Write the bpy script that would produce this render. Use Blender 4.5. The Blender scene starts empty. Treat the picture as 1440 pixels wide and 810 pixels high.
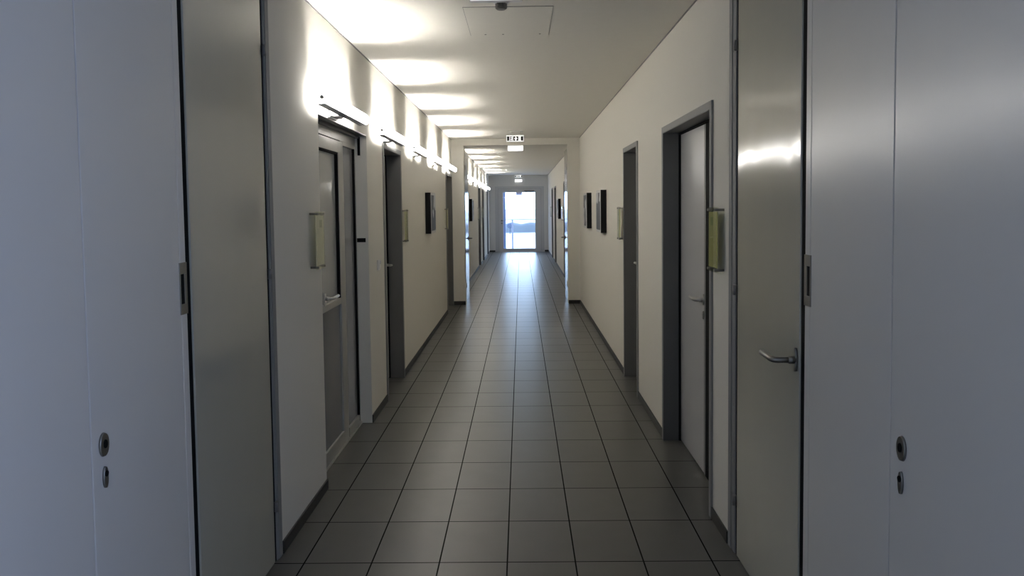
import bpy, bmesh, math, random
from mathutils import Vector, Matrix
random.seed(4)
SC = bpy.context.scene
COL = SC.collection
PI = math.pi
# ------------------------------------------------------------------ dimensions (metres)
WL, WR = 1.1036, 0.9404          # left / right wall distance from the camera axis
HC = 2.649                       # ceiling height
YE = 26.9                        # end wall
YB = -2.6                        # rear wall behind the camera
NICHE = 0.13                     # how deep the door leaves sit in the wall

# ------------------------------------------------------------------ materials
def srgb(r, g, b):
    f = lambda c: (c / 255 / 12.92) if c / 255 <= 0.04045 else ((c / 255 + 0.055) / 1.055) ** 2.4
    return (f(r), f(g), f(b), 1)

def mat(name, col, rough=0.5, metal=0.0, bump=0.0, bscale=40, bdist=0.01, var=0.0, coat=0.0, spec=0.5, emit=None, estr=0.0, stretch=(1, 1, 1)):
    m = bpy.data.materials.new(name); m.use_nodes = True
    nt = m.node_tree; n = nt.nodes; l = nt.links
    b = n['Principled BSDF']
    if len(col) == 3: col = (*col, 1)
    b.inputs['Base Color'].default_value = col
    b.inputs['Roughness'].default_value = rough
    b.inputs['Metallic'].default_value = metal
    b.inputs['Specular IOR Level'].default_value = spec
    b.inputs['Coat Weight'].default_value = coat
    b.inputs['Coat Roughness'].default_value = 0.06
    if emit:
        b.inputs['Emission Color'].default_value = (*emit, 1)
        b.inputs['Emission Strength'].default_value = estr
    if bump or var:
        tc = n.new('ShaderNodeTexCoord'); mp = n.new('ShaderNodeMapping')
        mp.inputs['Scale'].default_value = stretch
        l.new(tc.outputs['Object'], mp.inputs['Vector'])
        nz = n.new('ShaderNodeTexNoise'); nz.inputs['Scale'].default_value = bscale; nz.inputs['Detail'].default_value = 3
        l.new(mp.outputs['Vector'], nz.inputs['Vector'])
        if bump:
            bp = n.new('ShaderNodeBump'); bp.inputs['Strength'].default_value = bump; bp.inputs['Distance'].default_value = bdist
            l.new(nz.outputs['Fac'], bp.inputs['Height']); l.new(bp.outputs['Normal'], b.inputs['Normal'])
        if var:
            mx = n.new('ShaderNodeMix'); mx.data_type = 'RGBA'
            mx.inputs['A'].default_value = tuple(c * (1 - var) for c in col[:3]) + (1,)
            mx.inputs['B'].default_value = tuple(min(1, c * (1 + var)) for c in col[:3]) + (1,)
            l.new(nz.outputs['Fac'], mx.inputs['Factor']); l.new(mx.outputs['Result'], b.inputs['Base Color'])
    return m

M = {}
M['wall'] = mat('wall_paint', (0.76, 0.735, 0.67), 0.85, bump=0.04, bscale=90, var=0.015, spec=0.25)
M['ceil'] = mat('ceiling_paint', (0.79, 0.765, 0.70), 0.9, bump=0.03, bscale=14, var=0.02, spec=0.2)
M['endwall'] = mat('end_wall_paint', (0.74, 0.73, 0.70), 0.85, bump=0.03, bscale=90, spec=0.25)
M['lam'] = mat('cabinet_laminate', (0.71, 0.695, 0.665), 0.28, bump=0.012, bscale=5, spec=0.75)
M['gloss'] = mat('lacquered_door', (0.43, 0.42, 0.36), 0.12, bump=0.40, bscale=0.9, bdist=0.045, spec=0.95, stretch=(1, 1, 0.6))
M['leaf'] = mat('grey_door_leaf', (0.50, 0.50, 0.51), 0.30, bump=0.01, bscale=4, spec=0.5)
M['leafw'] = mat('pale_door_leaf', (0.68, 0.66, 0.60), 0.4, bump=0.01, bscale=4)
M['steel'] = mat('grey_steel_frame', (0.12, 0.12, 0.117), 0.42, var=0.03, bscale=6)
M['jamb'] = mat('light_grey_steel', (0.27, 0.27, 0.265), 0.6, var=0.02, bscale=6, spec=0.25)
M['alu'] = mat('aluminium_profile', (0.44, 0.435, 0.41), 0.35, metal=0.35, bump=0.01, bscale=80, stretch=(1, 1, 0.05))
M['aluend'] = mat('aluminium_end_door', (0.55, 0.55, 0.55), 0.4, metal=0.2, bump=0.01, bscale=80)
M['panel'] = mat('grey_infill_panel', (0.30, 0.305, 0.32), 0.06, bump=0.008, bscale=6)
M['lowpanel'] = mat('dark_grey_panel', (0.17, 0.175, 0.19), 0.25, bump=0.008, bscale=6)
M['satin'] = mat('pale_satin_glass', (0.45, 0.46, 0.45), 0.09, bump=0.01, bscale=3, spec=0.6)
M['chrome'] = mat('brushed_steel', (0.56, 0.55, 0.52), 0.28, metal=1.0, bump=0.02, bscale=120)
M['dchrome'] = mat('dull_steel', (0.26, 0.25, 0.23), 0.36, metal=0.9, bump=0.02, bscale=120)
M['black'] = mat('black_gasket_gap', (0.008, 0.008, 0.008), 0.8, bump=0.02, bscale=60, spec=0.1)
M['frameblk'] = mat('black_frame', (0.008, 0.008, 0.009), 0.7, bump=0.02, bscale=30, spec=0.15)
M['mat'] = mat('white_mount', (0.62, 0.61, 0.60), 0.7, bump=0.02, bscale=60)
M['skirt'] = mat('dark_skirting_tile', (0.026, 0.025, 0.023), 0.5, bump=0.03, bscale=30, var=0.1)
M['white'] = mat('white_plastic', (0.80, 0.80, 0.78), 0.4, bump=0.01, bscale=50)
M['grey'] = mat('grey_plastic', (0.20, 0.19, 0.18), 0.5, bump=0.01, bscale=50)
M['lamp_house'] = mat('lamp_housing', (0.75, 0.74, 0.75), 0.45, metal=0.0, bump=0.01, bscale=60)
M['shade'] = mat('lamp_diffuser', (0.85, 0.85, 0.85), 0.35, bump=0.01, bscale=60, emit=(1, 0.975, 0.94), estr=18.0)
M['tube'] = mat('fluorescent_tube', (0.9, 0.9, 0.9), 0.4, bump=0.01, bscale=60, emit=(1, 0.97, 0.92), estr=4)
M['signlit'] = mat('lit_sign_face', (0.9, 0.9, 0.88), 0.4, bump=0.01, bscale=60, emit=(1, 1, 0.97), estr=0.85)
M['emlit'] = mat('lit_emergency_lens', (0.9, 0.9, 0.9), 0.4, bump=0.01, bscale=60, emit=(1, 1, 1), estr=1.6)
M['pictblk'] = mat('sign_pictogram', (0.012, 0.014, 0.01), 0.6, bump=0.01, bscale=60)
M['insert'] = mat('olive_sign_card', (0.47, 0.46, 0.20), 0.6, var=0.06, bscale=8)
M['insertc'] = mat('cream_sign_card', (0.80, 0.77, 0.63), 0.6, var=0.04, bscale=8)
M['mark'] = mat('sign_mark', (0.30, 0.36, 0.16), 0.6, var=0.1, bscale=60)
M['markc'] = mat('pale_sign_mark', (0.52, 0.52, 0.36), 0.6, var=0.1, bscale=60)
M['sill'] = mat('terrace_slab', (0.62, 0.64, 0.63), 0.7, bump=0.05, bscale=12, var=0.05)
M['ground'] = mat('pale_ground', (0.62, 0.68, 0.66), 0.95, var=0.08, bscale=0.05)
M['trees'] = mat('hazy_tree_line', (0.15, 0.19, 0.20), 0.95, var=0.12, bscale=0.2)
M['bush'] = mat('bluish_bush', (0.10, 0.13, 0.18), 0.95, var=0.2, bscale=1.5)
M['rail'] = mat('galvanised_rail', (0.40, 0.42, 0.45), 0.4, metal=0.5, bump=0.02, bscale=60)
M['pier'] = mat('blue_grey_pier', (0.26, 0.35, 0.56), 0.8, var=0.08, bscale=3)

def glass(name, tint, refl=1.0):
    m = bpy.data.materials.new(name); m.use_nodes = True
    nt = m.node_tree; n = nt.nodes; l = nt.links
    n.remove(n['Principled BSDF']); out = n['Material Output']
    tr = n.new('ShaderNodeBsdfTransparent'); tr.inputs['Color'].default_value = tint
    gl = n.new('ShaderNodeBsdfGlossy'); gl.inputs['Roughness'].default_value = 0.02
    fr = n.new('ShaderNodeFresnel'); fr.inputs['IOR'].default_value = 1.5
    nz = n.new('ShaderNodeTexNoise'); nz.inputs['Scale'].default_value = 1.5
    tc = n.new('ShaderNodeTexCoord'); l.new(tc.outputs['Object'], nz.inputs['Vector'])
    bp = n.new('ShaderNodeBump'); bp.inputs['Strength'].default_value = 0.02
    l.new(nz.outputs['Fac'], bp.inputs['Height']); l.new(bp.outputs['Normal'], gl.inputs['Normal'])
    ml = n.new('ShaderNodeMath'); ml.operation = 'MULTIPLY'; ml.inputs[1].default_value = refl
    l.new(fr.outputs['Fac'], ml.inputs[0])
    ge = n.new('ShaderNodeNewGeometry'); iv = n.new('ShaderNodeMath'); iv.operation = 'SUBTRACT'; iv.inputs[0].default_value = 1
    l.new(ge.outputs['Backfacing'], iv.inputs[1]); m2 = n.new('ShaderNodeMath'); m2.operation = 'MULTIPLY'
    l.new(ml.outputs['Value'], m2.inputs[0]); l.new(iv.outputs['Value'], m2.inputs[1])
    mx = n.new('ShaderNodeMixShader')
    l.new(m2.outputs['Value'], mx.inputs['Fac']); l.new(tr.outputs['BSDF'], mx.inputs[1]); l.new(gl.outputs['BSDF'], mx.inputs[2])
    l.new(mx.outputs['Shader'], out.inputs['Surface'])
    return m
M['glass'] = glass('clear_glass', (0.93, 0.96, 0.97, 1), 1.0)
M['glassd'] = glass('grey_tinted_glass', (0.62, 0.63, 0.62, 1), 2.2)
M['acrylic'] = glass('clear_acrylic', (0.96, 0.97, 0.92, 1), 1.0)

def paper():
    m = bpy.data.materials.new('pale_paper'); m.use_nodes = True
    nt = m.node_tree; n = nt.nodes; l = nt.links; b = n['Principled BSDF']
    b.inputs['Base Color'].default_value = (0.7, 0.68, 0.74, 1); b.inputs['Roughness'].default_value = 0.8
    t = n.new('ShaderNodeBsdfTranslucent'); t.inputs['Color'].default_value = (0.6, 0.57, 0.66, 1)
    nz = n.new('ShaderNodeTexNoise'); nz.inputs['Scale'].default_value = 30
    mr = n.new('ShaderNodeMapRange'); mr.inputs['To Min'].default_value = 0.35; mr.inputs['To Max'].default_value = 0.45; l.new(nz.outputs['Fac'], mr.inputs['Value'])
    mx = n.new('ShaderNodeMixShader')
    l.new(mr.outputs['Result'], mx.inputs['Fac']); l.new(b.outputs['BSDF'], mx.inputs[1]); l.new(t.outputs['BSDF'], mx.inputs[2]); l.new(mx.outputs['Shader'], n['Material Output'].inputs['Surface'])
    return m
M['paper'] = paper()

def tile_mat():
    m = bpy.data.materials.new('dark_floor_tiles'); m.use_nodes = True
    nt = m.node_tree; n = nt.nodes; l = nt.links; b = n['Principled BSDF']
    tc = n.new('ShaderNodeTexCoord'); mp = n.new('ShaderNodeMapping')
    mp.inputs['Location'].default_value = (0.0775 + 30, -3.3475 + 0.4465 * 60, 0)
    l.new(tc.outputs['Object'], mp.inputs['Vector'])
    br = n.new('ShaderNodeTexBrick'); br.offset = 0; br.squash = 1
    br.inputs['Scale'].default_value = 1; br.inputs['Brick Width'].default_value = 0.3; br.inputs['Row Height'].default_value = 0.4465
    br.inputs['Mortar Size'].default_value = 0.0037; br.inputs['Mortar Smooth'].default_value = 0.2; br.inputs['Bias'].default_value = 0
    br.inputs['Color1'].default_value = (0.080, 0.079, 0.073, 1); br.inputs['Color2'].default_value = (0.094, 0.093, 0.086, 1)
    br.inputs['Mortar'].default_value = (0.012, 0.012, 0.011, 1)
    l.new(mp.outputs['Vector'], br.inputs['Vector'])
    nz = n.new('ShaderNodeTexNoise'); nz.inputs['Scale'].default_value = 7; nz.inputs['Detail'].default_value = 2
    l.new(tc.outputs['Object'], nz.inputs['Vector'])
    rmp = n.new('ShaderNodeMapRange'); rmp.inputs['To Min'].default_value = 0.95; rmp.inputs['To Max'].default_value = 1.05
    rmp.inputs['From Min'].default_value = 0.3; rmp.inputs['From Max'].default_value = 0.7
    l.new(nz.outputs['Fac'], rmp.inputs['Value'])
    mx = n.new('ShaderNodeMix'); mx.data_type = 'RGBA'; mx.blend_type = 'MULTIPLY'; mx.inputs['Factor'].default_value = 1
    l.new(br.outputs['Color'], mx.inputs['A']); l.new(rmp.outputs['Result'], mx.inputs['B'])
    l.new(mx.outputs['Result'], b.inputs['Base Color'])
    r2 = n.new('ShaderNodeMapRange'); r2.inputs['To Min'].default_value = 0.33; r2.inputs['To Max'].default_value = 0.85
    l.new(br.outputs['Fac'], r2.inputs['Value']); l.new(r2.outputs['Result'], b.inputs['Roughness'])
    r3 = n.new('ShaderNodeMapRange'); r3.inputs['To Min'].default_value = 0.5; r3.inputs['To Max'].default_value = 0.02
    l.new(br.outputs['Fac'], r3.inputs['Value']); l.new(r3.outputs['Result'], b.inputs['Specular IOR Level'])
    return m
M['tile'] = tile_mat()

def print_mat(name, seed):
    m = bpy.data.materials.new(name); m.use_nodes = True
    nt = m.node_tree; n = nt.nodes; l = nt.links; b = n['Principled BSDF']
    tc = n.new('ShaderNodeTexCoord'); mp = n.new('ShaderNodeMapping'); mp.inputs['Location'].default_value = (seed, seed * 0.7, seed * 1.3)
    l.new(tc.outputs['Object'], mp.inputs['Vector'])
    nz = n.new('ShaderNodeTexNoise'); nz.inputs['Scale'].default_value = 4.5; nz.inputs['Detail'].default_value = 1
    l.new(mp.outputs['Vector'], nz.inputs['Vector'])
    cr = n.new('ShaderNodeValToRGB'); cr.color_ramp.elements[0].position = 0.56; cr.color_ramp.elements[1].position = 0.60
    cr.color_ramp.elements[0].color = (0.012, 0.011, 0.015, 1); cr.color_ramp.elements[1].color = (0.5, 0.5, 0.5, 1)
    l.new(nz.outputs['Fac'], cr.inputs['Fac']); l.new(cr.outputs['Color'], b.inputs['Base Color'])
    b.inputs['Roughness'].default_value = 0.5
    return m

# ------------------------------------------------------------------ mesh builder
class MB:
    def __init__(s): s.bm = bmesh.new()
    def box(s, x0, x1, y0, y1, z0, z1, bev=0.0):
        x0, x1 = sorted((x0, x1)); y0, y1 = sorted((y0, y1)); z0, z1 = sorted((z0, z1))
        t = bmesh.new()
        v = [t.verts.new(c) for c in ((x0,y0,z0),(x1,y0,z0),(x1,y1,z0),(x0,y1,z0),(x0,y0,z1),(x1,y0,z1),(x1,y1,z1),(x0,y1,z1))]
        for q in ((0,3,2,1),(4,5,6,7),(0,1,5,4),(1,2,6,5),(2,3,7,6),(3,0,4,7)): t.faces.new([v[i] for i in q])
        if bev: bmesh.ops.bevel(t, geom=t.edges[:], offset=bev, segments=2, affect='EDGES', profile=0.5)
        s._join(t); return s
    def _join(s, t):
        t.normal_update()
        me = bpy.data.meshes.new('tmp'); t.to_mesh(me); t.free(); s.bm.from_mesh(me); bpy.data.meshes.remove(me)
    def cyl(s, p0, p1, r0, r1=None, seg=20, scale2=None):
        """scale2 = (vector u, factor): squeezes the section along u"""
        r1 = r0 if r1 is None else r1
        p0 = Vector(p0); p1 = Vector(p1); ax = (p1 - p0).normalized()
        a = Vector((0, 0, 1)) if abs(ax.z) < 0.9 else Vector((1, 0, 0))
        u = ax.cross(a).normalized(); w = ax.cross(u)
        t = bmesh.new(); A = []; B = []
        for i in range(seg):
            c, q = math.cos(2*PI*i/seg), math.sin(2*PI*i/seg)
            d = u * c + w * q
            if scale2:
                e = Vector(scale2[0]); d = d - e * d.dot(e) * (1 - scale2[1])
            A.append(t.verts.new(p0 + d * r0)); B.append(t.verts.new(p1 + d * r1))
        for i in range(seg):
            j = (i + 1) % seg; f = t.faces.new((A[i], A[j], B[j], B[i])); f.smooth = True
        t.faces.new(A[::-1]); t.faces.new(B)
        bmesh.ops.recalc_face_normals(t, faces=t.faces[:])
        s._join(t); return s
    def tube(s, pts, r, seg=12):
        pts = [Vector(p) for p in pts]
        t = bmesh.new(); rings = []
        for k, p in enumerate(pts):
            d = (pts[min(k+1, len(pts)-1)] - pts[max(k-1, 0)]).normalized()
            a = Vector((0, 0, 1)) if abs(d.z) < 0.9 else Vector((1, 0, 0))
            u = d.cross(a).normalized(); w = d.cross(u)
            rings.append([t.verts.new(p + (u*math.cos(2*PI*i/seg) + w*math.sin(2*PI*i/seg)) * r) for i in range(seg)])
        for A, B in zip(rings, rings[1:]):
            for i in range(seg):
                j = (i+1) % seg; f = t.faces.new((A[i], A[j], B[j], B[i])); f.smooth = True
        t.faces.new(rings[0][::-1]); t.faces.new(rings[-1])
        bmesh.ops.recalc_face_normals(t, faces=t.faces[:])
        s._join(t); return s
    def prism(s, prof, y0, y1, axis='y', smooth=False):
        """closed profile of (a,b) points swept along an axis; y: (x,z), x: (y,z), z: (x,y)"""
        P = {'y': lambda a, b, c: (a, c, b), 'x': lambda a, b, c: (c, a, b), 'z': lambda a, b, c: (a, b, c)}[axis]
        t = bmesh.new()
        A = [t.verts.new(P(a, b, y0)) for a, b in prof]; B = [t.verts.new(P(a, b, y1)) for a, b in prof]
        n = len(prof)
        for i in range(n):
            j = (i+1) % n; f = t.faces.new((A[i], A[j], B[j], B[i])); f.smooth = smooth
        t.faces.new(A); t.faces.new(B[::-1])
        bmesh.ops.recalc_face_normals(t, faces=t.faces[:])
        s._join(t); return s
    def build(s, name, m, parent=None, origin=None):
        me = bpy.data.meshes.new(name)
        off = Vector((0, 0, 0)); q = parent
        while q is not None: off += q.location; q = q.parent
        o = bpy.data.objects.new(name, me); COL.objects.link(o)
        loc = Vector(origin) if origin is not None else off
        bmesh.ops.translate(s.bm, verts=s.bm.verts[:], vec=-loc)
        s.bm.to_mesh(me); s.bm.free(); me.materials.append(M[m] if isinstance(m, str) else m)
        if parent is not None: o.parent = parent
        o.location = loc - off
        return o

def tag(o, label=None, cat=None, group=None, kind=None):
    if label: o['label'] = label
    if cat: o['category'] = cat
    if group: o['group'] = group
    if kind: o['kind'] = kind
    return o
def empty(name, loc, label=None, cat=None, group=None, kind=None):
    o = bpy.data.objects.new(name, None); COL.objects.link(o); o.location = loc; o.empty_display_size = 0.1
    return tag(o, label, cat, group, kind)
def copy_tree(root, loc, label=None):
    r = root.copy(); COL.objects.link(r); r.location = loc
    if label: r['label'] = label
    for ch in list(root.children):
        c = ch.copy(); COL.objects.link(c); c.parent = r
        for g in list(ch.children):
            d = g.copy(); COL.objects.link(d); d.parent = c
    return r
def X(s, d):                      # side (-1 left, +1 right), depth behind the wall face (negative = into the corridor)
    return -(WL + d) if s < 0 else WR + d
def sb(mb, s, d0, d1, y0, y1, z0, z1, bev=0.0):
    return mb.box(X(s, d0), X(s, d1), y0, y1, z0, z1, bev)

# ------------------------------------------------------------------ setting
def structure(name, mb, m, label, cat, parent=None):
    return tag(mb.build(name, m, parent), label, cat, None, 'structure')

structure('floor', MB().box(-1.5, 1.4, YB - 0.3, YE, -0.12, 0), 'tile', 'dark grey tiled corridor floor running to the glass end door', 'floor')
structure('ceiling', MB().box(-1.5, 1.4, YB - 0.3, YE + 0.3, HC, HC + 0.15), 'ceil', 'white painted ceiling with lamp light bands across it', 'ceiling')

# openings in each wall: (y0, y1, top)
WY0, WY1, WZ0, WZ1 = -1.6, 0.45, 0.12, 2.35      # window in the right wall behind the camera
OPEN = {-1: [(4.26, 5.59, 2.087), (6.245, 7.095, 2.05), (11.43, 12.34, 2.05), (20.05, 20.95, 2.07), (22.05, 22.85, 2.07), (25.0, 25.85, 2.07)],
        1: [(3.846, 5.11, 2.037), (6.28, 7.055, 2.045), (16.08, 16.98, 2.06), (20.75, 21.65, 2.07), (22.75, 23.6, 2.07)]}
Y0W = {-1: 3.44, 1: 3.515}        # where the painted wall starts behind the first door portal
for s, nm in ((-1, 'wall_left'), (1, 'wall_right')):
    w = MB()
    sb(w, s, 0.21, 0.34, YB if s < 0 else WY1, YE, 0, HC)    # wall core behind the door niches
    y = Y0W[s]
    for a, b, t in OPEN[s]:
        sb(w, s, 0, 0.21, y, a, 0, HC); sb(w, s, 0, 0.21, a, b, t, HC); y = b
    sb(w, s, 0, 0.21, y, YE, 0, HC)
    sb(w, s, 0, 0.21, YB, Y0W[s], 2.56, HC)                  # over the built-in cupboards
    if s < 0:
        sb(w, s, 0, 0.21, YB, 0.6, 0, 2.56)
    else:                                                    # window opening beside the viewer
        sb(w, s, 0, 0.21, WY1, 0.6, 0, 2.56); sb(w, s, 0, 0.34, YB, WY0, 0, HC); sb(w, s, 0, 0.34, WY0, WY1, 0, WZ0)
        sb(w, s, 0.0, 0.34, WY0, WY1, WZ1, 2.56); sb(w, s, 0.21, 0.34, WY0, WY1, 2.56, HC)
    structure(nm, w, 'wall', 'white painted %s corridor wall with recessed doors' % ('left' if s < 0 else 'right'), 'wall')
    bb = MB(); y = Y0W[s]
    for a, b, t in OPEN[s] + [(YE, YE, 0)]:
        if a - y > 0.02:
            sb(bb, s, 0, -0.009, y + (0.0 if y > 3.6 else 0.004), a, 0, 0.058, 0.002)
        y = b
    structure('baseboard_' + ('left' if s < 0 else 'right'), bb, 'skirt', 'low dark tile skirting along the foot of the %s wall' % ('left' if s < 0 else 'right'), 'skirting')
    tr = MB(); sb(tr, s, 0, -0.004, Y0W[s], 12.40, HC - 0.009, HC); sb(tr, s, 0, -0.004, 12.62, YE, HC - 0.009, HC)
    structure('trim_%d' % (1 if s < 0 else 2), tr, 'grey', 'thin dark shadow joint where the %s wall meets the ceiling' % ('left' if s < 0 else 'right'), 'trim')

# end wall with door opening
EX0, EX1, EZ = -0.895, 0.798, 2.265
w = MB(); w.box(-1.45, EX0, YE, YE + 0.28, 0, HC); w.box(EX1, 1.3, YE, YE + 0.28, 0, HC); w.box(EX0, EX1, YE, YE + 0.28, EZ, HC)
structure('wall_end', w, 'endwall', 'far end wall of the corridor around the glass door', 'wall')
bb = MB(); bb.box(-WL, EX0 - 0.01, YE - 0.009, YE, 0, 0.058, 0.002); bb.box(EX1 + 0.01, WR, YE - 0.009, YE, 0, 0.058, 0.002)
structure('baseboard_end', bb, 'skirt', 'short dark skirting either side of the far glass door', 'skirting')

# rear wall (behind the camera) with a window
w = MB(); w.box(-1.45, 1.3, YB - 0.25, YB, 0, HC)
structure('wall_back', w, 'wall', 'white wall closing the corridor behind the viewer', 'wall')

# second fire-door portal: two pilasters and a header
PY0, PY1, PXL, PXR, PZ = 12.42, 12.62, -0.906, 0.749, 2.545
structure('wall_portal', MB().box(-WL, PXL, PY0, PY1, 0, HC).box(PXR, WR, PY0, PY1, 0, HC).box(PXL, PXR, PY0, PY1, PZ, HC), 'wall',
          'cream fire-door portal narrowing the corridor at mid length, two piers and a header', 'wall portal')
bb = MB(); bb.box(-WL, PXL, PY0 - 0.009, PY0, 0, 0.058, 0.002); bb.box(PXR, WR, PY0 - 0.009, PY0, 0, 0.058, 0.002)
structure('baseboard_portal', bb, 'skirt', 'dark skirting at the foot of the two portal piers', 'skirting')

# ------------------------------------------------------------------ hardware helpers
def lever(parent, x, y, z, nx, dy, m='chrome', neck=0.06, bar=0.12, rose=(0.021, 0.062), plate=False, r=0.0095):
    """lever handle on a face at x with outward normal nx, its bar running dy along the wall"""
    mb = MB()
    mb.tube([(x, y, z), (x + nx*(neck-0.018), y, z), (x + nx*(neck-0.005), y + dy*0.006, z), (x + nx*neck, y + dy*0.022, z + 0.001), (x + nx*neck, y + dy*bar, z + 0.004)], r)
    h = mb.build('lever_handle', m, parent)
    rb = MB().cyl((x, y, z), (x + nx*0.009, y, z), rose[1]/2, None, 24, ((0, 1, 0), rose[0]*2/rose[1]))
    rb.build('rose', m, h)
    rb = MB().cyl((x + nx*0.006, y, z), (x + nx*0.03, y, z), r*1.3, r*1.3, 16)
    rb.build('collar', m, h)
    return h
def keyhole(parent, x, y, z, nx, m='dchrome'):
    o = MB().cyl((x, y, z), (x + nx*0.008, y, z), 0.024, 0.023, 20, ((0, 1, 0), 0.75)).build('lock_rose', m, parent)
    MB().box(x + nx*0.007, x + nx*0.012, y - 0.004, y + 0.004, z - 0.012, z + 0.012, 0.001).build('lock_cylinder', 'chrome', o)

DOORN = [0]
def door_root(loc, label, cat='door'):
    DOORN[0] += 1
    return empty('door_%d' % DOORN[0], loc, label, cat, None, 'structure')

def steel_frame(root, s, y0, y1, top, depth=NICHE, face=0.035):
    """wrap-around steel door frame: reveal linings and a slim face standing on the wall"""
    f = MB(); e = 0.006
    sb(f, s, -0.010, depth + 0.05, y0 + 0.0005, y0 + e, 0.001, top - e); sb(f, s, -0.010, depth + 0.05, y1 - e, y1 - 0.0005, 0.001, top - e)
    sb(f, s, -0.010, depth + 0.05, y0 + 0.0005, y1 - 0.0005, top - e, top - 0.0005)
    fr = f.build('frame', 'steel', root)
    a = MB()
    sb(a, s, -0.0005, -0.012, y0 - face, y0 + 0.003, 0.001, top + face, 0.002); sb(a, s, -0.0005, -0.012, y1 - 0.003, y1 + face, 0.001, top + face, 0.002)
    sb(a, s, -0.0005, -0.012, y0 + 0.003, y1 - 0.003, top - 0.003, top + face, 0.002)
    a.build('architrave', 'jamb', root)
    g = MB()
    sb(g, s, depth - 0.014, depth + 0.004, y0 + e, y0 + e + 0.012, 0.002, top - e); sb(g, s, depth - 0.014, depth + 0.004, y1 - e - 0.012, y1 - e, 0.002, top - e)
    sb(g, s, depth - 0.014, depth + 0.004, y0 + e, y1 - e, top - e - 0.012, top - e)
    g.build('gasket_or_gap_fill', 'black', root)

def office_door(s, y0, y1, top, label, hub='far', leafmat='leafw', level=2):
    root = door_root((X(s, 0), (y0+y1)/2, 0), label)
    steel_frame(root, s, y0, y1, top)
    lf = MB(); sb(lf, s, NICHE, NICHE + 0.042, y0 + 0.009, y1 - 0.009, 0.008, top - 0.009, 0.002)
    leaf = lf.build('door_leaf', leafmat, root)
    nx = -s; hy = (y1 - 0.09) if hub == 'far' else (y0 + 0.09)
    lever(leaf, X(s, NICHE), hy, 1.05, nx, -1 if hub == 'far' else 1)
    keyhole(leaf, X(s, NICHE), hy, 0.97, nx)
    for z in (0.25, top - 0.25):
        hb = y0 + 0.018 if hub == 'far' else y1 - 0.018
        MB().cyl((X(s, NICHE - 0.009), hb, z - 0.05), (X(s, NICHE - 0.009), hb, z + 0.05), 0.008).build('hinge', 'chrome', root)
    return root

# ------------------------------------------------------------------ doors of the left wall
# door with aluminium frame, glazed leaf and glazed sidelight
y0, y1, top = OPEN[-1][0]
root = door_root((-WL, (y0+y1)/2, 0), 'aluminium door with glazed upper half and narrow sidelight in first left recess')
D = 0.083
f = MB()
sb(f, -1, D, D+0.06, y0, y1, top-0.075, top-0.001, 0.002)              # head
sb(f, -1, D, D+0.06, y0, y0+0.07, 0, top-0.075, 0.002)
sb(f, -1, D, D+0.06, 5.128, 5.205, 0, top-0.075, 0.003)                # mullion
sb(f, -1, D, D+0.06, 5.545, y1, 0, top-0.075, 0.002)
sb(f, -1, D-0.004, D+0.06, 5.205, 5.545, 0.012, 0.075, 0.002)
sb(f, -1, D, D+0.06, 5.205, 5.545, top-0.10, top-0.075, 0.001)
fr = f.build('frame', 'alu', root)
hd = MB(); sb(hd, -1, 0.0, D+0.02, y0+0.002, y1-0.002, top-0.004, top-0.0005); sb(hd, -1, D-0.03, D, y0+0.002, y1-0.002, top-0.022, top-0.004, 0.002)
hd.build('head_profile', 'steel', root)
lz0, lz1, ly0, ly1 = 0.014, top-0.083, y0+0.078, 5.118
lf = MB()
sb(lf, -1, D-0.006, D+0.05, ly0, ly0+0.085, lz0, lz1, 0.002); sb(lf, -1, D-0.006, D+0.05, ly1-0.075, ly1, lz0, lz1, 0.002)
sb(lf, -1, D-0.006, D+0.05, ly0+0.085, ly1-0.075, lz1-0.075, lz1, 0.002); sb(lf, -1, D-0.006, D+0.05, ly0+0.085, ly1-0.075, lz0, 0.10, 0.002)
sb(lf, -1, D-0.006, D+0.05, ly0+0.085, ly1-0.075, 0.945, 0.985, 0.002)
leaf = lf.build('door_leaf', 'alu', root)
p_ = MB(); sb(p_, -1, D+0.018, D+0.024, ly0+0.085, ly1-0.075, 0.985, lz1-0.075); p_.build('glass_pane', 'satin', leaf)
p_ = MB(); sb(p_, -1, D+0.006, D+0.03, ly0+0.085, ly1-0.075, 0.10, 0.945); p_.build('lower_panel', 'lowpanel', leaf)
g = MB()
sb(g, -1, D-0.002, D+0.03, ly1-0.087, ly1-0.075, 0.985, lz1-0.075); sb(g, -1, D-0.002, D+0.03, ly0+0.085, ly1-0.087, lz1-0.087, lz1-0.075)
sb(g, -1, D+0.004, D+0.03, ly1+0.001, 5.127, 0.002, lz1+0.006); sb(g, -1, D+0.004, D+0.03, ly0, ly1, lz1+0.001, lz1+0.007)
g.build('gasket_or_gap_fill', 'black', root)
p_ = MB(); sb(p_, -1, D+0.012, D+0.02, 5.205, 5.53, 0.075, top-0.10); p_.build('sidelight_pane', 'panel', root)
g = MB(); sb(g, -1, D-0.004, D+0.02, 5.53, 5.545, 0.03, top-0.10); g.build('sidelight_gasket', 'black', root)
lever(leaf, -(WL+D-0.006), 4.60, 1.03, 1, 1, neck=0.055, bar=0.125)
MB().box(-(WL+D-0.006), -(WL+D-0.014), 4.584, 4.616, 0.985, 1.005, 0.002).build('lock_cylinder', 'chrome', leaf)
b_ = MB(); sb(b_, -1, 0.02, 0.082, y1-0.006, y1, 1.322, 1.352, 0.001); b_.build('latch_bar', 'black', root)
b_ = MB(); sb(b_, -1, 0.046, 0.064, y1-0.012, y1, 1.945, 2.078, 0.001); b_.build('bolt_keeper', 'black', root)
b_ = MB(); sb(b_, -1, D-0.012, D+0.06, y0+0.001, y1-0.001, 0, 0.012, 0.001); b_.build('threshold', 'alu', root)

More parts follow.
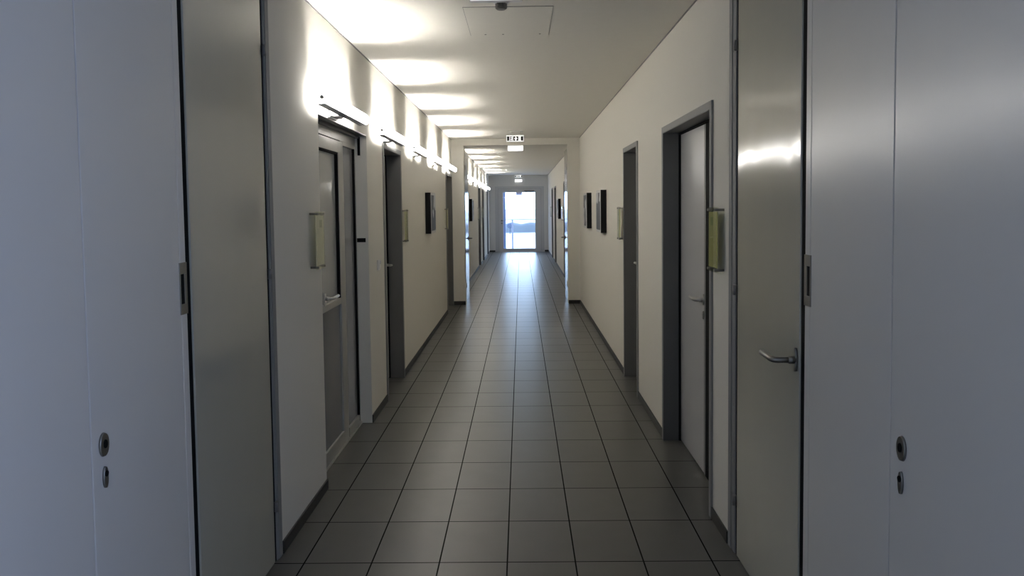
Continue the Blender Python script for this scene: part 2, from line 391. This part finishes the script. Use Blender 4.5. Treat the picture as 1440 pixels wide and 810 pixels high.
office_door(-1, *OPEN[-1][1], 'recessed office door in grey steel frame, second on the left wall', leafmat='leafw')
office_door(-1, *OPEN[-1][2], 'recessed door in left wall just before the left portal pier')
office_door(-1, *OPEN[-1][3], 'nearest of the three distant left doors beyond the portal')
office_door(-1, *OPEN[-1][4], 'middle of the three distant left doors beyond the portal')
office_door(-1, *OPEN[-1][5], 'farthest left door, beside the far end wall')

# ------------------------------------------------------------------ doors of the right wall
y0, y1, top = OPEN[1][0]
root = door_root((WR, (y0+y1)/2, 0), 'wide recessed grey door in steel frame, nearest on the right wall')
steel_frame(root, 1, y0, y1, top, 0.105)
ym = 4.41
lf = MB(); sb(lf, 1, 0.105, 0.147, ym, y1-0.009, 0.008, top-0.012, 0.002); leaf = lf.build('door_leaf', 'leaf', root)
e_ = MB(); sb(e_, 1, 0.1035, 0.106, ym, ym+0.035, 0.008, top-0.012); e_.build('edge_strip', 'jamb', leaf)
lf = MB(); sb(lf, 1, 0.112, 0.15, y0+0.02, ym-0.08, 0.008, top-0.012, 0.002); lf.build('fixed_leaf', 'leaf', root)
g = MB(); sb(g, 1, 0.104, 0.147, ym-0.08, ym-0.001, 0.004, top-0.006); g.build('meeting_gap_shade', 'black', root)  # black strip paints the dark of the gap between the two leaves
lever(leaf, WR+0.105, ym+0.04, 1.02, -1, 1, neck=0.055, bar=0.12, r=0.0105)
keyhole(leaf, WR+0.105, ym+0.04, 0.93, -1)
office_door(1, *OPEN[1][1], 'recessed office door in grey steel frame, second on the right wall')
office_door(1, *OPEN[1][2], 'first right door beyond the portal, partly behind the open fire leaf')
office_door(1, *OPEN[1][3], 'nearer of the two distant right doors beyond the far picture')
office_door(1, *OPEN[1][4], 'farther of the two distant right doors near the end wall')

# ------------------------------------------------------------------ open fire-door leaves, near portal (flush in the wall)
def fire_leaf(s, y0, y1, jy, label, hinge_z):
    root = door_root((X(s, 0), y1, 0), label, 'fire door')
    j = MB(); sb(j, s, 0.0, 0.2, y1 + 0.035, jy, 0, 2.56, 0.002); sb(j, s, -0.004, 0.0, jy - 0.045, jy, 0, 2.56)
    j.build('jamb', 'jamb', root)
    lf = MB(); sb(lf, s, 0.0, 0.06, y0, y1, 0.006, 2.50, 0.003); leaf = lf.build('door_leaf', 'gloss', root)
    g = MB(); sb(g, s, 0.006, 0.07, y1 + 0.001, y1 + 0.0345, 0, 2.54); sb(g, s, 0.006, 0.07, y0 - 0.042, y0 - 0.001, 0, 2.54)
    g.build('gasket_or_gap_fill', 'black', root)  # flat black fill paints the shade inside the gaps beside the leaf
    for z in (hinge_z, 0.25, 2.25):
        h = MB(); h.cyl((X(s, -0.006), y1 + 0.018, z - 0.022), (X(s, -0.006), y1 + 0.018, z + 0.022), 0.009); sb(h, s, -0.003, 0.004, y1 + 0.02, y1 + 0.075, z - 0.02, z + 0.02, 0.001)
        h.build('hinge', 'grey', root)
    return root, leaf
r_, leaf = fire_leaf(-1, 2.575, 3.345, 3.44, 'glossy grey fire-door leaf folded open against the left wall in foreground', 1.285)
r_, leaf = fire_leaf(1, 2.628, 3.385, 3.515, 'glossy grey fire-door leaf with lever handle folded open on the right foreground', 1.19)
lever(leaf, WR, 2.652, 1.03, -1, 1, 'dchrome', neck=0.082, bar=0.125, rose=(0.012, 0.082), r=0.0105)
b_ = MB(); sb(b_, 1, 0.0, -0.03, 2.585, 2.625, 0.0, 0.03, 0.003); b_.build('floor_pivot', 'grey', r_)

# second portal: leaves folded open along the corridor beyond the piers
for s, xp, lab in ((-1, PXL, 'glossy fire-door leaf open beyond the left portal pier'), (1, PXR, 'glossy fire-door leaf open beyond the right portal pier')):
    root = door_root((xp, PY1, 0), lab, 'fire door')
    x0, x1 = xp + s*0.004, xp + s*0.054
    leaf = MB().box(x0, x1, PY1 + 0.03, PY1 + 0.80, 0.008, 2.50, 0.003).build('door_leaf', 'gloss', root)
    MB().box(xp + s*0.001, xp + s*0.06, PY1 + 0.001, PY1 + 0.03, 0.0, 2.52).build('jamb', 'steel', root)
    lever(leaf, x0, PY1 + 0.72, 1.03, -s, -1, 'dchrome')
    for z in (0.3, 2.2):
        MB().cyl((xp - s*0.002, PY1 + 0.03, z - 0.05), (xp - s*0.002, PY1 + 0.03, z + 0.05), 0.008).build('hinge', 'chrome', root)

# ------------------------------------------------------------------ built-in cupboards in the foreground
def cupboard(s, ys, yd, label, locky):
    """ys = stile (y0,y1); yd = [(y0,y1)...] doors from far to near"""
    root = empty('built_in_cupboard', (X(s, 0.05), (yd[-1][0] + ys[1]) / 2, 0), label, 'cupboard')
    c = MB(); sb(c, s, 0.03, 0.20, yd[-1][0], ys[1] - 0.002, 0.0, 2.555); c.build('carcass', 'grey', root)
    st = MB(); sb(st, s, 0.0, 0.03, ys[0], ys[1], 0.0, 2.55, 0.0015); st.build('stile', 'lam', root)
    doors = []
    for a, b in yd:
        d = MB(); sb(d, s, 0.0, 0.028, a, b, 0.006, 2.55, 0.0015); doors.append(d.build('cupboard_door', 'lam', root))
    # flush pull over the stile
    pm = (ys[0] + ys[1]) / 2 - 0.008
    p_ = MB(); sb(p_, s, -0.0035, 0.002, ys[0] - 0.012, ys[1], 1.36, 1.397, 0.001); sb(p_, s, -0.0035, 0.002, ys[0] - 0.012, ys[1], 1.228, 1.262, 0.001)
    sb(p_, s, -0.0035, 0.002, ys[0] + 0.022, ys[1], 1.262, 1.36, 0.001); sb(p_, s, -0.0035, 0.002, ys[0] - 0.012, ys[0] - 0.006, 1.262, 1.36, 0.001)
    pl = p_.build('pull_plate', 'dchrome', root)
    p_ = MB(); sb(p_, s, -0.001, 0.0, ys[0] - 0.006, ys[0] + 0.022, 1.262, 1.36); p_.build('finger_recess', 'black', pl)
    x = X(s, 0); nx = -s
    d = doors[0] if s < 0 else doors[1]
    o = MB().cyl((x, locky, 0.955), (x + nx*0.006, locky, 0.955), 0.032, 0.030, 28, ((0, 1, 0), 0.68)).build('lock_rose', 'dchrome', d)
    MB().cyl((x + nx*0.005, locky, 0.957), (x + nx*0.009, locky, 0.957), 0.012, 0.011, 18, ((0, 1, 0), 0.7)).build('key_core', 'black', o)
    o = MB().cyl((x, locky + 0.001, 0.868), (x + nx*0.006, locky + 0.001, 0.868), 0.029, 0.028, 24, ((0, 1, 0), 0.36)).build('profile_lock', 'dchrome', d)
    MB().cyl((x + nx*0.005, locky + 0.001, 0.878), (x + nx*0.008, locky + 0.001, 0.878), 0.008, 0.008, 16).build('key_core', 'black', o)
    return root
cupboard(-1, (2.492, 2.532), [(1.943, 2.488), (1.25, 1.937), (0.62, 1.246)], 'tall white built-in cupboard filling the left foreground, bluish in daylight', 1.995)
cupboard(1, (2.537, 2.58), [(1.978, 2.533), (1.36, 1.972), (0.62, 1.356)], 'tall white built-in cupboard filling the right foreground, grey and dim', 1.91)

# ------------------------------------------------------------------ end door
root = door_root((-0.05, YE, 0), 'grey aluminium glass door closing the bright far end of the corridor')
gx0, gx1, gz0, gz1 = -0.612, 0.488, 0.115, 2.055
f = MB()
f.box(EX0, EX0 + 0.10, YE + 0.02, YE + 0.10, 0, EZ - 0.001, 0.003); f.box(EX1 - 0.10, EX1, YE + 0.02, YE + 0.10, 0, EZ - 0.001, 0.003); f.box(EX0 + 0.1, EX1 - 0.1, YE + 0.02, YE + 0.10, EZ - 0.075, EZ - 0.001, 0.003)
f.build('frame', 'aluend', root)
f = MB()
f.box(EX0 + 0.105, gx0, YE + 0.025, YE + 0.09, 0.012, EZ - 0.08, 0.003); f.box(gx1, EX1 - 0.105, YE + 0.025, YE + 0.09, 0.012, EZ - 0.08, 0.003)
f.box(gx0, gx1, YE + 0.025, YE + 0.09, 0.012, gz0, 0.003); f.box(gx0, gx1, YE + 0.025, YE + 0.09, gz1, EZ - 0.08, 0.003)
leaf = f.build('door_leaf', 'aluend', root)
MB().box(gx0, gx1, YE + 0.05, YE + 0.058, gz0, gz1).build('glass_pane', 'glass', leaf)
MB().box(0.12, 0.46, YE - 0.03, YE + 0.025, gz1 + 0.012, gz1 + 0.068, 0.005).build('door_closer', 'grey', leaf)
mb = MB(); mb.tube([(-0.672, YE+0.025, 1.085), (-0.672, YE-0.03, 1.085), (-0.655, YE-0.036, 1.085), (-0.555, YE-0.036, 1.085)], 0.01)
h = mb.build('lever_handle', 'dchrome', leaf)
MB().cyl((-0.672, YE+0.026, 1.085), (-0.672, YE+0.014, 1.085), 0.03).build('rose', 'dchrome', h)
MB().cyl((-0.672, YE+0.026, 0.99), (-0.672, YE+0.014, 0.99), 0.026).build('lock_rose', 'dchrome', leaf)
MB().box(-0.165, 0.045, YE + 0.0465, YE + 0.0495, 1.965, gz1 + 0.01).build('notice_strip', 'paper', leaf)
g = MB(); g.box(EX0 + 0.095, EX0 + 0.11, YE + 0.092, YE + 0.10, 0, EZ - 0.07); g.box(EX1 - 0.11, EX1 - 0.095, YE + 0.092, YE + 0.10, 0, EZ - 0.07); g.box(EX0 + 0.11, EX1 - 0.11, YE + 0.092, YE + 0.10, EZ - 0.085, EZ - 0.07)
g.build('gasket_or_gap_fill', 'black', root)  # strips added behind the leaf gaps to block leaking daylight
MB().box(EX0, EX1, YE - 0.01, YE + 0.28, -0.002, 0.012, 0.002).build('threshold', 'aluend', root)

# rear window with frame
root = empty('window_1', (X(1, 0.25), (WY0+WY1)/2, WZ0), 'tall window in the right wall behind the viewer', 'window', None, 'structure')
f = MB(); e = 0.06
sb(f, 1, 0.2, 0.27, WY0, WY0+e, WZ0, WZ1, 0.003); sb(f, 1, 0.2, 0.27, WY1-e, WY1, WZ0, WZ1, 0.003); sb(f, 1, 0.2, 0.27, WY0+e, WY1-e, WZ0, WZ0+e, 0.003); sb(f, 1, 0.2, 0.27, WY0+e, WY1-e, WZ1-e, WZ1, 0.003)
f.build('window_frame', 'white', root)
f = MB(); sb(f, 1, 0.23, 0.236, WY0+e, WY1-e, WZ0+e, WZ1-e); f.build('glass_pane', 'glass', root)

# ------------------------------------------------------------------ wall lamps
LAMP_Z, LLEN = 2.145, 1.05
def area(name, parent, loc, dirn, sx, sy, watts, col, spread):
    ld = bpy.data.lights.new(name, 'AREA'); ld.shape = 'RECTANGLE'; ld.size = sx; ld.size_y = sy
    ld.energy = watts; ld.color = col; ld.spread = math.radians(spread)
    o = bpy.data.objects.new(name, ld); COL.objects.link(o); o.location = loc
    z = -Vector(dirn).normalized(); yv = Vector((0, 1, 0)); yv = (yv - z * yv.dot(z)).normalized(); xv = yv.cross(z)
    o.rotation_euler = Matrix((xv, yv, z)).transposed().to_euler()
    o.parent = parent
    return o
def make_lamp(loc, label):
    root = empty('wall_lamp', loc, label, 'wall lamp', 'fluorescent uplights along the left wall')
    L = LLEN / 2; lx, ly, lz = loc
    cx, cz, R0, R1 = 0.078, 0.0, 0.040, 0.036
    A = [math.radians(a) for a in range(-60, 71, 10)]
    prof = [(lx + cx + R0*math.cos(a), lz + cz + R0*math.sin(a)) for a in A] + [(lx + cx + R1*math.cos(a), lz + cz + R1*math.sin(a)) for a in reversed(A)]
    MB().prism(prof, ly - L, ly + L, 'y', True).build('diffuser', 'shade', root)
    MB().prism([(lx+0.056, lz-0.040), (lx+0.098, lz-0.0345), (lx+0.098, lz-0.031), (lx+0.056, lz-0.035)], ly - L, ly + L).build('housing', 'lamp_house', root)
    for e in (-1, 1):
        c = MB(); y = ly + e*(L - 0.006)
        n = 20; pr = [(lx + cx + 0.034*math.cos(2*PI*i/n), lz + cz + 0.034*math.sin(2*PI*i/n)) for i in range(n)]
        c.prism(pr, y - 0.004, y + 0.004); cap = c.build('end_cap', 'shade', root)
        MB().cyl((lx + cx, y + e*0.004, lz), (lx + cx, y + e*0.010, lz), 0.011, seg=14).build('socket', 'grey', cap)
        MB().tube([(lx, y + e*0.007, lz), (lx + cx, y + e*0.007, lz)], 0.0025, 8).build('wall_pin', 'lamp_house', cap)
    MB().cyl((lx + cx, ly - L + 0.03, lz), (lx + cx, ly + L - 0.03, lz), 0.008, seg=12).build('tube', 'tube', root)
    b = MB(); b.prism([(lx, ly-0.10), (lx+0.012, ly-0.10), (lx+0.055, ly-0.06), (lx+0.055, ly+0.06), (lx+0.012, ly+0.10), (lx, ly+0.10)], lz-0.046, lz-0.030, 'z')
    b.build('bracket', 'lamp_house', root)
    b = MB(); b.box(lx, lx+0.012, ly-0.10, ly+0.10, lz-0.055, lz+0.02, 0.002); b.build('wall_plate', 'white', root)
    warm = (1.0, 0.965, 0.91)
    for nm, dx, ox, pw, spr in (('wall_beam', -0.10, -0.010, 3.0, 48), ('ceiling_beam', 0.30, -0.004, 3.0, 52), ('middle_beam', 0.9, 0.0, 3.0, 58), ('corridor_beam', 2.1, 0.0, 4.6, 62)):
        area(nm, root, (cx + ox, 0, 0.014), (dx, 0, 1), 0.026, LLEN - 0.08, pw, warm, spr)
    area('wall_light', root, (cx - 0.014, 0, 0.0), (-1, 0, -0.15), 0.03, LLEN - 0.08, 1.9, warm, 100)
    return root
lys = [4.05 + LLEN/2 + 1.735*k for k in range(5)] + [14.65 + LLEN/2 + 1.86*k for k in range(6)]
nth = ['nearest left wall lamp, over the aluminium glazed door', 'second left wall lamp, over the second recessed left door', 'third left wall lamp, over the wall before the left picture',
       'fourth left wall lamp, above the left picture', 'fifth left wall lamp, close before the left portal pier', 'first left wall lamp beyond the portal',
       'second left wall lamp beyond the portal', 'third left wall lamp beyond the portal', 'third from last left wall lamp towards the end door', 'next to last left wall lamp towards the end door', 'last left wall lamp, beside the far end wall']
lamp0 = make_lamp((-WL, lys[0], LAMP_Z), nth[0])
for y, t in zip(lys[1:], nth[1:]): copy_tree(lamp0, (-WL, y, LAMP_Z), t)

# ------------------------------------------------------------------ pictures
def picture(s, y, label, seed, z=1.265, h=0.475, w=0.475, d=0.068):
    x = X(s, 0); nx = -s
    root = empty('picture', (x, y + w/2, z), label, 'picture')
    f = MB(); t = 0.012
    f.box(x, x + nx*(d-0.004), y, y+w, z, z+h, 0.002)
    f.build('frame', 'frameblk', root)
    MB().box(x + nx*(d-0.004), x + nx*d, y+0.002, y+w-0.002, z+0.002, z+h-0.002).build('mount', 'mat', root)
    pm = print_mat('dark_print', seed)
    MB().box(x + nx*d, x + nx*(d+0.0012), y+0.035, y+w-0.02, z+0.03, z+h-0.03).build('print', pm, root)
    return root
picture(-1, 8.95, 'black box-framed picture on the left wall before the portal', 3.1)
picture(1, 8.56, 'nearer black box-framed picture on the right wall, with pale curved shape', 5.3)
picture(1, 10.37, 'farther black box-framed picture on the right wall before the portal', 7.7)
picture(-1, 16.55, 'small distant black picture on the left wall beyond the portal', 9.2)
picture(1, 18.35, 'small distant black picture on the right wall beyond the portal', 12.4)

# ------------------------------------------------------------------ acrylic door signs
def sign(s, y, label, cream=False, w=0.165, z=1.247, h=0.305):
    x = X(s, 0); nx = -s; g = 0.028
    root = empty('door_sign', (x, y + w/2, z), label, 'door sign', 'acrylic door signs on steel standoffs')
    MB().box(x + nx*g, x + nx*(g+0.004), y, y+w, z, z+h, 0.0008).build('back_plate', 'acrylic', root)
    c = MB().box(x + nx*(g+0.0042), x + nx*(g+0.0065), y+0.004, y+w-0.004, z+0.022, z+h-0.022).build('card', 'insertc' if cream else 'insert', root)
    MB().box(x + nx*(g+0.0067), x + nx*(g+0.0072), y+0.075, y+0.125, z+h-0.085, z+h-0.045).build('printed_mark', 'markc' if cream else 'mark', c)
    MB().box(x + nx*(g+0.0075), x + nx*(g+0.0115), y, y+w, z, z+h, 0.0008).build('front_plate', 'acrylic', root)
    for yy in (y+0.012, y+w-0.012):
        for zz in (z+0.012, z+h-0.012):
            MB().cyl((x, yy, zz), (x + nx*(g+0.016), yy, zz), 0.006, seg=14).build('standoff', 'dchrome', root)
    return root
sign(-1, 4.03, 'cream acrylic door sign on the left wall before the aluminium glazed door', True)
sign(-1, 7.14, 'yellowish acrylic door sign beside the second left door frame')
sign(-1, 11.2, 'small acrylic door sign beside the left door before the portal')
sign(1, 3.60, 'olive-yellow acrylic door sign nearest on the right wall, beside the wide door')
sign(1, 7.13, 'acrylic door sign beyond the second right door frame')
sign(1, 17.1, 'distant bright acrylic door sign just past the right fire leaf')
sign(-1, 19.7, 'tiny distant acrylic sign before the first far left door')
sign(-1, 21.7, 'tiny distant acrylic sign between the first and second far left doors')
sign(1, 23.75, 'tiny distant acrylic sign past the last right door')

# ------------------------------------------------------------------ light switch
root = empty('light_switch', (-WL, 5.94, 1.11), 'small white light switch with key between first and second left doors', 'switch')
MB().box(-WL, -WL+0.010, 5.90, 5.98, 1.09, 1.17, 0.002).build('plate', 'white', root)
MB().box(-WL+0.010, -WL+0.016, 5.912, 5.968, 1.102, 1.158, 0.002).build('rocker', 'white', root)
MB().box(-WL+0.016, -WL+0.026, 5.925, 5.935, 1.14, 1.165, 0.002).build('key_tab', 'white', root)

# ------------------------------------------------------------------ exit signs, emergency light, smoke detector, hatch
def exit_sign(x, y, ztop, label, w=0.252, h=0.096, lit=True):
    root = empty('exit_sign', (x, y, HC), label, 'exit sign', 'hanging exit signs')
    t = 0.03
    MB().box(x-w/2, x+w/2, y, y+t, ztop-h, ztop, 0.003).build('housing', 'white', root)
    fc = MB().box(x-w/2+0.004, x+w/2-0.004, y-0.002, y, ztop-h+0.004, ztop-0.004).build('face', 'signlit', root)
    # pictograms, reading left to right: dark doorway, running figure, arrow, dark doorway
    p = MB(); ya, yb = y-0.004, y-0.002
    z0, z1 = ztop-h+0.015, ztop-0.017; hh = z1-z0
    def r(a, b, c=0.0, d=1.0): p.box(x-w/2+a, x-w/2+b, ya, yb, z0+c*hh, z0+d*hh)
    def q(pts): p.prism([(x-w/2+a, z0+b*hh) for a, b in pts], ya, yb)
    r(0.010, 0.044)
    r(0.051, 0.060); r(0.060, 0.086, 0.82, 1.0); r(0.060, 0.080, 0.42, 0.60); r(0.060, 0.068, 0.0, 0.16); q([(0.070, 0.0), (0.088, 0.40), (0.088, 0.0)])
    r(0.098, 0.116); q([(0.116, 0.0), (0.116, 0.50), (0.134, 0.0)]); r(0.116, 0.130, 0.62, 1.0)
    q([(0.142, 1.0), (0.174, 1.0), (0.174, 0.0), (0.142, 0.0), (0.142, 0.18), (0.158, 0.5), (0.142, 0.82)])
    r(0.208, 0.242)
    p.build('pictogram', 'pictblk', fc)
    for dx in (-0.06, 0.06):
        MB().cyl((x+dx, y+t/2, ztop-0.002), (x+dx, y+t/2, HC), 0.004, seg=12).build('hanger', 'white', root)
    MB().box(x-0.11, x+0.11, y-0.002, y+t+0.002, HC-0.012, HC, 0.003).build('canopy', 'white', root)
    return root
exit_sign(-0.074, 11.2, 2.59, 'lit white exit sign with dark pictograms hanging before the portal')
exit_sign(-0.108, 3.75, 2.639, 'exit sign at the top edge of the view over the near portal')
exit_sign(-0.075, 26.2, 2.63, 'small distant exit sign above the far glass door', w=0.25)
def emergency(x, y, ztop, label, w=0.25, h=0.088, d=0.09):
    root = empty('emergency_light', (x, y, ztop), label, 'emergency light', 'emergency lights')
    MB().box(x-w/2, x+w/2, y, y+d, ztop-0.014, ztop, 0.002).build('base', 'white', root)
    MB().box(x-w/2+0.003, x+w/2-0.003, y+0.003, y+d-0.003, ztop-h, ztop-0.014, 0.012).build('lens', 'emlit', root)
    return root
emergency(-0.078, 12.44, PZ, 'glowing white emergency light box under the portal header')
emergency(-0.075, YE - 0.06, 2.52, 'small glowing emergency light below the distant exit sign', w=0.24, h=0.10, d=0.06)

root = empty('smoke_detector', (-0.092, 4.12, HC), 'small round dark-slotted smoke detector on the ceiling at the top edge', 'smoke detector')
MB().cyl((-0.092, 4.12, HC), (-0.092, 4.12, HC-0.022), 0.045, 0.040, 28).build('base', 'white', root)
d_ = MB(); d_.cyl((-0.092, 4.12, HC-0.022), (-0.092, 4.12, HC-0.045), 0.022, 0.022, 20)
chamber = d_.build('chamber', 'black', root)
d_ = MB()
for z in (0.026, 0.034, 0.042): d_.cyl((-0.092, 4.12, HC-z), (-0.092, 4.12, HC-z-0.003), 0.031, 0.031, 24)
for k in range(8):
    a = k*PI/4; d_.cyl((-0.092+0.027*math.cos(a), 4.12+0.027*math.sin(a), HC-0.022), (-0.092+0.027*math.cos(a), 4.12+0.027*math.sin(a), HC-0.048), 0.003, seg=8)
d_.cyl((-0.092, 4.12, HC-0.048), (-0.092, 4.12, HC-0.054), 0.03, 0.022, 24)
d_.build('grille', 'grey', root)

root = empty('ceiling_hatch', (-0.06, 4.62, HC), 'white access hatch with fine joint lines flush in the near ceiling', 'hatch')
MB().box(-0.303, 0.186, 4.27, 4.97, HC-0.003, HC, 0.001).build('panel', 'ceil', root)
f = MB(); e = 0.002
f.box(-0.305, -0.303, 4.268, 4.972, HC-0.0022, HC); f.box(0.186, 0.188, 4.268, 4.972, HC-0.0022, HC); f.box(-0.303, 0.186, 4.268, 4.27, HC-0.0022, HC)
f.build('joint', 'grey', root)
for xx in (-0.21, -0.10, 0.13):
    MB().cyl((xx, 4.93, HC-0.003), (xx, 4.93, HC-0.0055), 0.006, seg=14).build('screw', 'grey', root)

# ------------------------------------------------------------------ outside the end door
structure('terrace', MB().box(-2.4, 2.4, YE + 0.28, 30.2, -0.25, -0.02), 'sill', 'pale balcony slab outside the far glass door', 'balcony')
root = empty('balcony_railing', (-0.3, 28.9, -0.02), 'thin metal balcony railing seen through the far glass door', 'railing')
MB().tube([(-2.2, 28.9, 1.085), (2.2, 28.9, 1.085)], 0.018).build('handrail', 'rail', root)
for z in (0.60, 0.50): MB().tube([(-2.2, 28.9, z), (2.2, 28.9, z)], 0.008).build('rail_bar', 'rail', root)
for x in (-1.72, -0.325, 1.07): MB().box(x-0.03, x+0.03, 28.88, 28.92, -0.02, 1.075, 0.003).build('post', 'rail', root)
structure('trim_3', MB().box(-1.05, -0.548, 27.35, 27.75, -0.02, 3.2), 'pier', 'blue-grey outdoor wall edge left of the view through the glass door', 'wall pier')
g = MB().box(-700, 700, 45, 1500, -4.5, -4.0); tag(g.build('ground', 'ground'), 'pale open ground far below the balcony', 'ground', None, 'structure')
def lumpy(name, x0, x1, y, d, z0, z1, m, label, cat, n=60, seed=1, amp=0.35):
    rnd = random.Random(seed); t = bmesh.new(); rows = []
    for i in range(n+1):
        x = x0 + (x1-x0)*i/n; hz = z1 + rnd.uniform(-amp, amp)
        rows.append([t.verts.new((x, y - d*0.5 + rnd.uniform(-.3, .3)*d*.2, z0)), t.verts.new((x, y - d*0.45, z0 + (hz-z0)*0.7)), t.verts.new((x, y, hz)),
                     t.verts.new((x, y + d*0.45, z0 + (hz-z0)*0.7)), t.verts.new((x, y + d*0.5, z0))])
    for a, b in zip(rows, rows[1:]):
        for k in range(4): t.faces.new((a[k], b[k], b[k+1], a[k+1])).smooth = True
    t.faces.new(rows[0]); t.faces.new(rows[-1][::-1])
    bmesh.ops.recalc_face_normals(t, faces=t.faces[:])
    mb = MB(); mb._join(t); return tag(mb.build(name, m), label, cat)
o = lumpy('hedge', -60, 60, 167, 6, -4.0, -1.95, 'trees', 'hazy blue band of distant hedge across the glass door view', 'hedge')
t = bmesh.new(); bmesh.ops.create_icosphere(t, subdivisions=3, radius=1)
for v in t.verts: v.co = Vector((v.co.x*0.6, v.co.y*0.6, v.co.z*0.55)) * (1 + 0.18*math.sin(7*v.co.x + 3)*math.sin(6*v.co.y)*math.sin(8*v.co.z + 1)) + Vector((-2.3, 160, -2.35))
mb = MB(); mb._join(t)
root = empty('bush', (-2.3, 160, -4), 'small dark bluish tree left of the post outside the glass door', 'tree')
mb.build('crown', 'bush', root)
MB().cyl((-2.3, 160, -4.0), (-2.3, 160, -2.5), 0.12, 0.07).build('trunk', 'bush', root)
# ------------------------------------------------------------------ light from outside
W = bpy.data.worlds.new('sky'); SC.world = W; W.use_nodes = True
n = W.node_tree.nodes; l = W.node_tree.links
bg = n['Background']
tc = n.new('ShaderNodeTexCoord'); sp = n.new('ShaderNodeSeparateXYZ'); l.new(tc.outputs['Generated'], sp.inputs['Vector'])
# hazy white sky over the far end of the corridor, clear blue sky on the other sides
mr = n.new('ShaderNodeMapRange'); mr.inputs['From Min'].default_value = 0.6; mr.inputs['From Max'].default_value = 0.95; l.new(sp.outputs['Y'], mr.inputs['Value'])
mx = n.new('ShaderNodeMix'); mx.data_type = 'RGBA'; mx.inputs['A'].default_value = (0.52, 0.62, 0.97, 1); mx.inputs['B'].default_value = (1.30, 1.75, 2.5, 1)
l.new(mr.outputs['Result'], mx.inputs['Factor']); l.new(mx.outputs['Result'], bg.inputs['Color'])
bg.inputs['Strength'].default_value = 4.5
def portal(name, loc, dirn, sx, sz):
    ld = bpy.data.lights.new(name, 'AREA'); ld.shape = 'RECTANGLE'; ld.size = sx; ld.size_y = sz; ld.cycles.is_portal = True
    o = bpy.data.objects.new(name, ld); COL.objects.link(o); o.location = loc
    o.rotation_euler = (math.radians(90 if dirn > 0 else -90), 0, 0)
    return o
portal('end_door_daylight', (-0.06, YE + 0.12, 1.08), -1, 1.15, 2.0)
o = portal('side_window_daylight', (X(1, 0.3), (WY0+WY1)/2, (WZ0+WZ1)/2), 1, WY1-WY0, WZ1-WZ0); o.rotation_euler = (math.radians(90), 0, math.radians(90))

# ------------------------------------------------------------------ camera
cd = bpy.data.cameras.new('camera'); cam = bpy.data.objects.new('camera', cd); COL.objects.link(cam)
cd.sensor_width = 36; cd.sensor_fit = 'HORIZONTAL'; cd.lens = 1092 / 1440 * 36
cd.shift_x = 0; cd.shift_y = -56.4 / 1440
cd.clip_start = 0.05; cd.clip_end = 3000
rx = Vector((0.9998651, 0.0115477, -0.0116803)); dn = Vector((-0.0110505, -0.0531718, -0.9985242)); fw = Vector((-0.0121517, 0.9985187, -0.053037))
m = Matrix((rx, -dn, -fw)).transposed().to_4x4(); m.translation = Vector((0, 0, 1.566))
cam.matrix_world = m
SC.camera = cam

# ------------------------------------------------------------------ output look
vs = SC.view_settings
vs.view_transform = 'Standard'; vs.look = 'None'; vs.gamma = 1; vs.use_curve_mapping = False; vs.exposure = 0.0
SC.cycles.max_bounces = 14; SC.cycles.diffuse_bounces = 8; SC.cycles.glossy_bounces = 5; SC.cycles.transparent_max_bounces = 16
SC.cycles.sample_clamp_indirect = 6
SC.cycles.use_denoising = True
